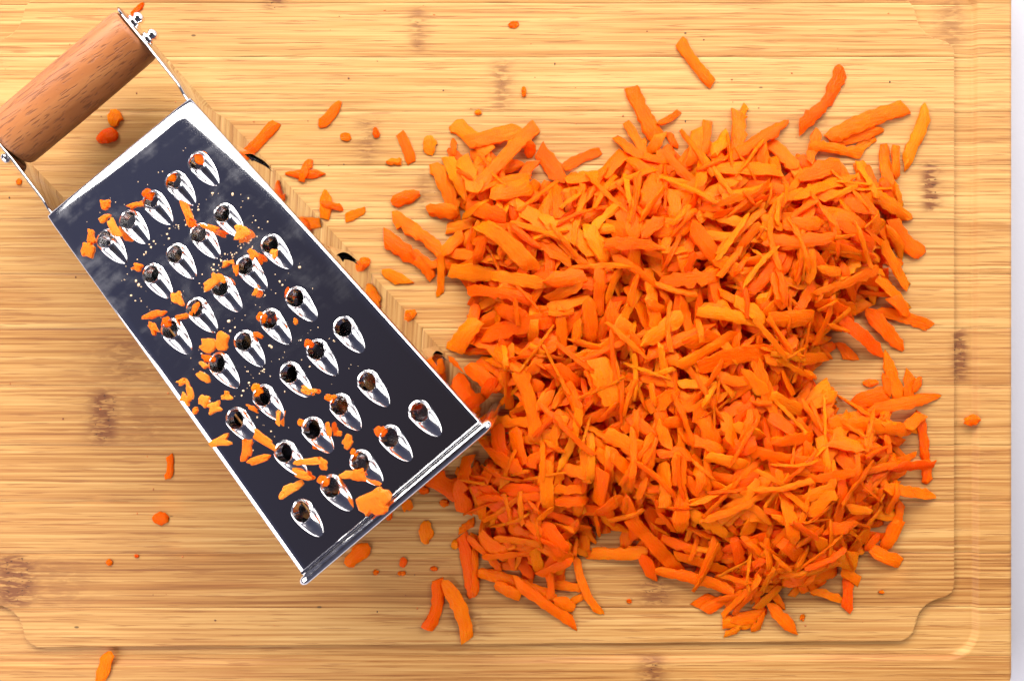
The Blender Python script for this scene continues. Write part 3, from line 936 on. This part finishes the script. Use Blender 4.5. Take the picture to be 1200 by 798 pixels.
# ------------------------------------------------------------------ loose shreds and crumbs on the bare board
LOOSE = [
    (797, 47, 836, 98, 13, 'lone straight carrot shred on bare board beyond the top of the heap'),
    (988, 78, 937, 148, 15, 'lone curved carrot shred lying just off the corner of the heap'),
    (512, 680, 500, 738, 15, 'curved carrot shred leaning against a longer one below the grater rim'),
    (518, 682, 547, 752, 17, 'long flat carrot shred in a V with a curved shorter one'),
    (126, 765, 116, 799, 14, 'blunt carrot piece near the cutting board edge by the juice groove'),
    (323, 143, 285, 182, 13, 'pointed carrot shred touching the grater side near the handle'),
    (398, 118, 373, 148, 13, 'diamond-shaped carrot flake between the grater and the heap'),
    (468, 155, 482, 190, 12, 'knobbly carrot shred beside the heap next to a carrot chunk'),
    (458, 237, 491, 226, 16, 'plump oval carrot chip lying beside a bamboo node'),
    (487, 365, 463, 382, 14, 'carrot piece lying against the grater side beside the slicing slots'),
    (432, 640, 405, 663, 20, 'square-ended carrot piece under the rolled rim of the grater'),
    (499, 611, 499, 638, 16, 'oblong carrot chip below the grater rim beside the heap'),
    (197, 534, 195, 562, 8, 'thin upright carrot sliver beside the grater on bare bamboo'),
    (177, 608, 196, 609, 14, 'small round carrot disc on bare bamboo below the grater'),
    (1132, 494, 1150, 492, 13, 'small carrot chip lying in the juice groove'),
    (503, 158, 503, 181, 15, 'short wedge of carrot standing off the corner of the heap'),
    (447, 316, 474, 332, 14, 'leaf-shaped carrot flake between grater and heap'),
    (333, 203, 380, 203, 10, 'ragged star of carrot beside the grater, its long arm'),
    (362, 186, 352, 212, 10, 'short carrot arm lying across the ragged carrot star'),
    (380, 222, 379, 256, 13, 'bent tangle of carrot lying between grater and heap'),
    (376, 238, 400, 243, 8, 'thin carrot strip sticking out of the bent tangle'),
    (404, 256, 427, 244, 9, 'thin wedge of carrot between the grater and the heap'),
    (135, 128, 130, 147, 18, 'round carrot lump under the wooden handle, upper of two'),
    (112, 164, 136, 155, 17, 'round carrot lump under the wooden handle, lower of two'),
    (152, 16, 166, 2, 6, 'thin carrot sliver beside the bolts of the handle'),
    (1013, 449, 1031, 448, 9, 'small carrot chip in the gap of the heap edge'),
    (620, 166, 621, 184, 13, 'small round carrot bit under a shred at the heap edge'),
    (420, 312, 432, 303, 12, 'carrot nub beside the grater wall near a slicing slot'),
    (470, 592, 483, 592, 14, 'square carrot crumb below the rolled grater rim'),
    (532, 634, 532, 645, 8, 'small carrot nub beside a long shred at the heap edge'),
    (54, 240, 66, 238, 9, 'carrot crumb under the end of the handle strap'),
    (596, 29, 608, 27, 8, 'tiny carrot flake alone near the far groove'),
]
for x1, y1, x2, y2, w, lab in LOOSE:
    part = from_ends(x1, y1, x2, y2, w, bend=(0.10 if 'curved' in lab else None))
    tag(build_shreds([part], 'carrot_shred' if math.hypot(x2 - x1, y2 - y1) > 24 else 'carrot_chip', 'carrot'), lab, 'carrot shred' if math.hypot(x2 - x1, y2 - y1) > 24 else 'carrot chip')
CRUMBS = [(404, 159, 12, 10), (440, 155, 7, 13), (461, 190, 18, 8), (614, 107, 5, 12), (560, 131, 8, 6), (126, 660, 7, 7), (158, 652, 5, 4), (472, 660, 9, 12), (470, 673, 9, 5), (508, 667, 8, 5), (496, 575, 12, 9), (455, 605, 8, 12), (400, 628, 8, 8), (20, 212, 6, 8), (738, 705, 6, 5), (942, 724, 5, 8), (1035, 695, 6, 4), (440, 672, 6, 6), (355, 256, 10, 8), (520, 590, 10, 9)]
for x, y, a, b in CRUMBS:
    ang = rng.uniform(0, 3.14)
    h = a / 2
    part = from_ends(x - h, y, x + h, y + rng.uniform(-1, 1), b, arch=0.0)
    tag(build_shreds([part], 'carrot_crumb', 'carrot'), 'tiny carrot crumb scattered on the bare bamboo around the heap', 'carrot crumb', 'tiny carrot crumbs on the bare board')

# ------------------------------------------------------------------ scraps stuck to the upper face of the grater
def to_local(px, py, extra=0.0):
    h = 0.058
    for _ in range(5):
        x, y = W(px, py, h)
        p = G.inverted() @ Vector((x, y, 0))
        h = gz(p.x) + extra
    return p.x, p.y
def flake(poly, thick, curl, lift=0.0):
    """ragged flake lying on the grater face; poly in local face coordinates"""
    c = np.mean(poly, 0)
    n = len(poly)
    rings = [1.0, 1.0, 0.62, 0.25]
    V = []; U = []
    uo = rng.uniform(0, 300, 2)
    cur = rng.uniform(0, math.pi)
    def z(p):
        d = p - c
        a = d[0] * math.cos(cur) + d[1] * math.sin(cur)
        return curl * a * a * 60
    allp = []
    for top in (False, True):
        for r in ((1.0, 0.55) if not top else (1.0, 0.88, 0.5)):
            for p in poly:
                q = c + (p - c) * r
                hh = gz(q[0]) + lift + z(q) + ((thick * (0.55 if r == 1.0 else (0.95 if r > .8 else 1.15))) if top else 0.00005)
                w = G @ Vector((q[0], q[1], hh + (rng.normal(0, 0.00012) if top else 0)))
                allp.append(tuple(w)); U.append((q[0] * 1000 + uo[0], q[1] * 1000 + uo[1]))
    rows = [list(range(k * n, (k + 1) * n)) for k in range(5)]
    order = [rows[1], rows[0], rows[2], rows[3], rows[4]]
    F = []
    for A, B in zip(order[:-1], order[1:]):
        for k in range(n):
            k2 = (k + 1) % n
            F.append((A[k], A[k2], B[k2], B[k]))
    F.append(tuple(rows[1])[::-1]); F.append(tuple(rows[4]))
    return np.array(allp), F, np.array(U), float(np.clip(rng.normal(0.6, 0.22), 0, 1))
def blob(px, py, a, b, ang, extra=0.0, jag=0.27, n=20):
    """px size a x b turned by ang degrees (plan view, clockwise from +x)"""
    cu, cv_ = to_local(px, py, extra)
    k = S * (D - gz(cu) - extra) / D
    an = np.linspace(0, 2 * math.pi, n, endpoint=False) + rng.uniform(0, 1)
    pw = 0.7
    rx = np.sign(np.cos(an)) * np.abs(np.cos(an)) ** pw * a / 2; ry = np.sign(np.sin(an)) * np.abs(np.sin(an)) ** pw * b / 2
    j = rng.normal(0, jag * 1.35, n); j = 1 + 0.5 * j + 0.25 * np.roll(j, 1) + 0.25 * np.roll(j, -1)
    rx = rx * j; ry = ry * j
    t = math.radians(ang)
    dx = (rx * math.cos(t) - ry * math.sin(t)) * k; dy = -(rx * math.sin(t) + ry * math.cos(t)) * k
    R = G.to_3x3().inverted()
    out = []
    for q, w in zip(dx, dy):
        v = R @ Vector((q, w, 0))
        out.append((cu + v.x, cv_ + v.y))
    return np.array(out)
SCRAPS = [(103, 292, 16, 20, 5), (123, 240, 13, 12, 0), (123, 255, 13, 8, -40), (133, 268, 26, 12, 60), (107, 276, 10, 19, -10), (160, 240, 24, 9, -20), (219, 247, 38, 10, 68), (246, 267, 22, 8, 20),
          (284, 272, 17, 20, -20), (269, 308, 14, 9, -10), (277, 316, 7, 15, -10), (297, 298, 15, 9, 45), (321, 297, 10, 13, 20), (246, 333, 20, 13, -40), (256, 325, 18, 10, 30), (160, 313, 15, 12, 20),
          (207, 350, 13, 22, -10), (217, 371, 22, 9, -15), (229, 361, 7, 14, 20), (182, 369, 22, 9, -10), (180, 385, 9, 19, -30), (243, 405, 22, 18, 20), (260, 400, 17, 24, 10), (239, 428, 12, 9, 30), (238, 441, 17, 9, 35),
          (214, 447, 13, 8, -30), (222, 457, 8, 27, -14), (219, 468, 16, 13, 30), (240, 469, 14, 16, 30), (249, 478, 22, 15, -25), (229, 481, 7, 9, 10), (258, 518, 23, 13, -22), (308, 514, 44, 12, 32), (289, 525, 12, 28, 10), (303, 539, 32, 11, -25),
          (357, 541, 34, 10, -8), (379, 543, 14, 12, 40), (353, 556, 30, 11, 22), (339, 573, 34, 13, -28), (361, 457, 18, 9, 15), (385, 503, 7, 16, 0), (397, 507, 9, 7, 20), (407, 518, 14, 15, 20), (413, 557, 28, 13, 5), (421, 556, 16, 17, 0),
          (296, 478, 15, 6, 30), (326, 490, 6, 20, 5), (266, 466, 14, 7, 0), (266, 462, 8, 8, 0), (300, 343, 7, 12, 20), (346, 376, 5, 9, 0), (303, 393, 12, 6, 30)]
for i, (x, y, a, b, t) in enumerate(SCRAPS):
    near = min((math.hypot(x - q[0], y - q[1]) for q in [(0, 0)]), default=9)
    a *= 0.9; b *= 0.85
    u, v = to_local(x, y)
    lift = 0.0
    for hu, hv2 in holes:
        du, dv = u - hu, v - hv2
        if -0.010 < du < 0.0045 and abs(dv) < 0.0046:
            lift = max(lift, 0.0040 if du > -0.006 else 0.0020)
    part = flake(blob(x, y, a, b, t, lift), min(0.0011, 0.0004 + 0.00005 * min(a, b)), rng.uniform(-0.05, 0.45), lift)
    o = build_shreds([part], 'carrot_scrap', 'scrap')
    big = 'large' if a * b > 300 else ('slender' if max(a, b) / min(a, b) > 2.2 else 'small')
    where = 'caught on a tooth of the grater face' if lift > 0 else 'stuck flat on the steel grater face'
    tag(o, big + ' dry ragged carrot scrap ' + where, 'carrot scrap', big + ' scraps ' + where)
# one thick chunk by the rim
part = flake(blob(438, 588, 34, 26, -25, 0.001, 0.24, 26), 0.0036, 0.1, 0.0)
tag(build_shreds([part], 'carrot_chunk', 'scrap'), 'thick knobbly carrot chunk resting on the rolled rim of the grater', 'carrot chunk')
# carrot left inside some of the openings
for (x, y, a, b) in [(237, 186, 14, 18), (203, 209, 9, 9), (174, 228, 14, 12), (307, 372, 14, 12), (302, 457, 16, 12), (373, 522, 13, 11), (380, 562, 14, 12), (226, 262, 14, 10), (337, 343, 5, 14), (447, 505, 14, 14), (388, 466, 13, 11), (354, 495, 12, 9), (195, 378, 13, 12), (362, 403, 11, 10), (245, 420, 15, 9), (415, 530, 11, 9)]:
    part = flake(blob(x, y, a, b, rng.uniform(0, 90), -0.001, 0.15), 0.0012, 0.3, -0.0010)
    tag(build_shreds([part], 'carrot_scrap', 'carrot'), 'wet carrot scrap lodged inside a grater hole', 'carrot scrap', 'scraps lodged inside grater holes')

# dried juice drops and fine crumbs: nobody could count them
def specks(name, items, mat, label, cat):
    vv, ff = [], []
    for (c, r, sq) in items:
        b = len(vv)
        n = 7
        ph = rng.uniform(0, 6)
        for ring, (q, zz) in enumerate(((1.0, 0.0), (0.75, 0.55), (0.3, 0.9))):
            for k in range(n):
                a = 2 * math.pi * k / n + ph
                vv.append(c + Vector((r * q * math.cos(a) * sq, r * q * math.sin(a) / sq, r * zz * 0.7)))
        for ring in range(2):
            for k in range(n):
                k2 = (k + 1) % n
                ff.append((b + ring * n + k, b + ring * n + k2, b + (ring + 1) * n + k2, b + (ring + 1) * n + k))
        ff.append(tuple(b + 2 * n + k for k in range(n)))
    tag(link(name, mesh_from(vv, ff, name), mat), label, cat, kind='stuff')
items = []
cent = [(rng.uniform(0.05, 0.145), rng.uniform(-0.022, 0.026)) for _ in range(26)]
while len(items) < 210:
    c = cent[rng.integers(len(cent))]
    u, v = rng.normal(c[0], 0.007), rng.normal(c[1], 0.006)
    if not (0.01 < u < GL - 0.008 and abs(v) < gw(u) - 0.008):
        continue
    if any((-0.0115 < u - hu < 0.0055) and abs(v - hw2) < 0.0055 for hu, hw2 in holes):
        continue
    w = G @ Vector((u, v, gz(u)))
    items.append((w, float(np.clip(rng.lognormal(-8.5, 0.5), 0.0001, 0.0006)), rng.uniform(.8, 1.2)))
specks('juice_drops', items, 'drop', 'fine spatter of dried carrot juice drops on the grater face', 'juice drops')
items = []
while len(items) < 70:
    px, py = rng.uniform(5, 1180), rng.uniform(5, 790)
    x, y = W(px, py)
    if poly_sd(np.array([x]), np.array([y]), gpoly)[0] < 0.004 or float(hm_get(np.array([x]), np.array([y]))[0]) > 0.0005 or px > 1050 or py > 735:
        continue
    items.append((Vector((x, y, 0.0)), float(rng.uniform(0.00018, 0.0005)), rng.uniform(.7, 1.3)))
specks('fine_crumbs', items, 'crumb', 'scattered dust-fine dark crumbs on the bare bamboo board', 'crumbs')
